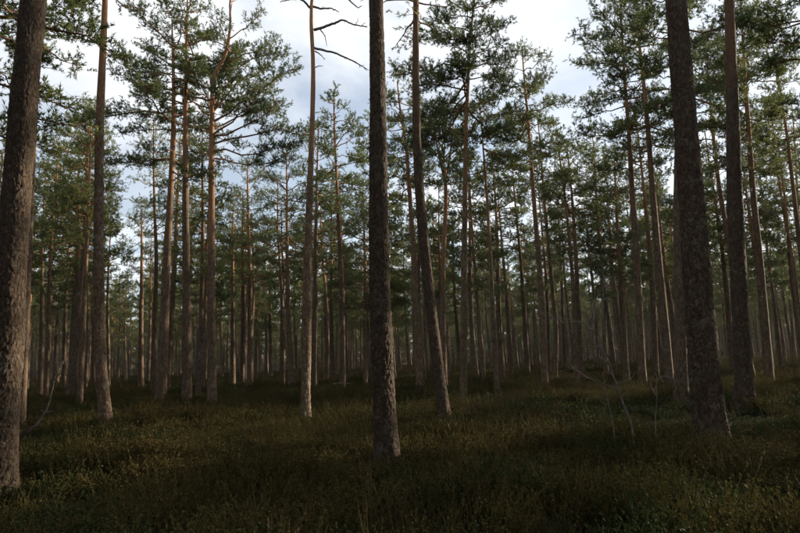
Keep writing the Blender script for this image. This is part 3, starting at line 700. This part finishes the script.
def patches(x, y, s, seed):
    r_ = np.random.default_rng(seed); v = np.zeros_like(x)
    for _ in range(7):
        a = r_.uniform(0, 6.28); f = s * r_.uniform(.5, 1.8); v += np.sin((x * math.cos(a) + y * math.sin(a)) * f + r_.uniform(0, 6.28))
    return v / 2.6
def field(n, ymin, ymax, power, seed):
    r_ = np.random.default_rng(seed)
    u = r_.uniform(0, 1, n); y = (ymin ** power + u * (ymax ** power - ymin ** power)) ** (1 / power)
    x = r_.uniform(-.82, .82, n) * (y + 2.5)
    return x, y, r_
def cover(name, kinds, n, ymin, ymax, power, seed, smin, smax, label, cat, keep, grow=0., collar=False):
    x, y, r_ = field(n, ymin, ymax, power, seed)
    k_ = keep(x, y) > r_.uniform(-.6, .6, n); x, y = x[k_], y[k_]
    if collar:                                                         # shrubs crowd round the feet of the nearer trunks
        cx_, cy_ = [], []
        for (a, b) in FOREST:
            if b < 30:
                for _ in range(9):
                    t_ = r_.uniform(0, 6.28); q_ = r_.uniform(.22, .55); cx_.append(a + q_ * math.cos(t_)); cy_.append(b + q_ * math.sin(t_))
        x = np.concatenate([x, cx_]); y = np.concatenate([y, cy_])
    m = len(x)
    s = r_.uniform(smin, smax, m) * (1 + grow * np.clip((y - 12) / 60, 0, 1))
    hs = s * (1 + .5 * patches(x, y, 1.3, seed + 5)) * .9 / (1 + grow * .55 * np.clip((y - 12) / 60, 0, 1))
    scatter(name, kinds, np.column_stack([x, y, terrain(x, y)]), np.column_stack([r_.normal(0, .12, m), r_.normal(0, .12, m), r_.uniform(0, 6.28, m)]),
            np.column_stack([s, s, np.clip(hs, .45, 1.9)]), r_.integers(0, len(kinds), m), label, cat)
pA = lambda x, y: patches(x, y, .55, 3)
cover('heather', HK, 26000, 1.2, 100, 1.15, 31, .8, 1.35, 'brown olive heather covering the forest floor', 'heather', lambda x, y: .35 + .5 * pA(x, y), 1.6, True)
cover('bilberry', BK, 12000, 1.2, 100, 1.15, 32, .8, 1.3, 'dark green bilberry shrubs in patches among the heather', 'bilberry', lambda x, y: -.1 - .7 * pA(x, y), 1.6)
cover('dry_grass', GK, 2600, 1.2, 60, 1.2, 33, .6, 1.15, 'thin straw-coloured grass blades standing out of the heather', 'grass', lambda x, y: -.15 + .5 * patches(x, y, .8, 9))

# ------------------------------------------------------------------ bare saplings and fallen wood
def twiggy(name, label, cat, base_px, depth, stems, seed, mat, group=None):
    rng = np.random.default_rng(seed)
    b = at(base_px[0], base_px[1], depth); base = Vector((b.x, depth, tz(b.x, depth) - .02))
    root = link(name, None, loc=base); root.empty_display_size = .1; tag(root, label, cat, group)
    for st in stems:
        pts = [at(x, y, depth + d_) for x, y, d_ in st['p']]
        if st.get('ground'): pts = [Vector((pts[0].x, pts[0].y, base.z - .03))] + pts
        curve_branch(root, base, pts, st['r'], st.get('name', 'stem'), mat, rng, st.get('twigs', 5))
    return root
twiggy('bare_sapling', 'leafless arching sapling with thin twigs left of the thickest right-hand trunk', 'sapling', (634, 430), 9.5,
       [dict(p=[(632, 425, 0), (620, 396, 0), (612, 371, 0), (600, 344, 0), (593, 328, 0), (586, 322, 0)], r=.014, ground=True, twigs=24),
        dict(p=[(595, 332, 0), (580, 321, .1), (565, 324, .2), (552, 318, .3), (545, 312, .3)], r=.006, name='twig', twigs=10),
        dict(p=[(612, 372, 0), (606, 350, -.1), (603, 310, -.1), (604, 280, -.1), (601, 262, -.1)], r=.006, name='twig', twigs=12),
        dict(p=[(616, 385, 0), (630, 380, -.1), (637, 371, -.2)], r=.005, name='twig', twigs=3)], 91, BIRCH)
twiggy('bare_sapling', 'small leafless sapling with a long sideways twig, left of the arching sapling', 'sapling', (614, 424), 9.8,
       [dict(p=[(613, 421, 0), (606, 395, 0), (603, 372, 0)], r=.008, ground=True, twigs=4),
        dict(p=[(605, 390, 0), (596, 381, 0), (585, 376, .1), (572, 368, .2), (560, 372, .3)], r=.005, name='twig', twigs=6)], 92, BIRCH)
twiggy('bare_sapling', 'short pale leafless sapling hooked at its tip, close left of the thickest trunk', 'sapling', (655, 428), 9.2,
       [dict(p=[(655, 424, 0), (657, 400, 0), (656, 382, 0), (661, 376, 0), (669, 377, 0)], r=.008, ground=True, twigs=4),
        dict(p=[(657, 398, 0), (651, 385, .1), (648, 376, .1)], r=.004, name='twig', twigs=2)], 93, BIRCH)
twiggy('dead_branch', 'dark fallen branch leaning up beside the thick left-edge trunk', 'branch', (12, 440), 9.0,
       [dict(p=[(2, 456, -.1), (13, 444, 0), (24, 434, 0), (37, 424, .1), (47, 408, .2), (52, 390, .3), (55, 376, .4)], r=.028, name='limb', twigs=5),
        dict(p=[(53, 384, .35), (60, 373, .4), (69, 376, .4)], r=.007, name='twig', twigs=2)], 94, DARKWOOD)

# ------------------------------------------------------------------ damp air between the trunks
hz = bpy.data.materials.new('damp_air'); hz.use_nodes = True; hz.node_tree.nodes.clear()
hn = N(hz.node_tree); pv = hn('ShaderNodeVolumePrincipled', {'Color': (.92, .92, .9, 1), 'Density': .00016, 'Anisotropy': .3})
hn('ShaderNodeOutputMaterial', {'Volume': pv.outputs[0]})
hx, hy0, hy1, hz0, hz1 = 230, -60, 300, -2.5, 34
hv = [(sx_, sy_, sz_) for sz_ in (hz0, hz1) for sx_, sy_ in ((-hx, hy0), (hx, hy0), (hx, hy1), (-hx, hy1))]
ho = link('haze', mesh_np('haze', hv, [[(3, 2, 1, 0), (4, 5, 6, 7), (0, 1, 5, 4), (1, 2, 6, 5), (2, 3, 7, 6), (3, 0, 4, 7)]], hz, False))
tag(ho, 'thin pale haze hanging between the far trunks', 'haze', kind='stuff')
scene.cycles.volume_bounces = 0
twiggy('fallen_stick', 'thin pale stick lying on the shrubs between the sinuous pine and the middle trunk', 'stick', (345, 388), 24,
       [dict(p=[(333, 384, 0), (342, 382.5, .1), (352, 384, .2)], r=.016, name='stem', twigs=2)], 95, DEAD)
tot = 0
for me in bpy.data.meshes: tot += len(me.loops) - 2 * len(me.polygons)
print('TRIS', tot)
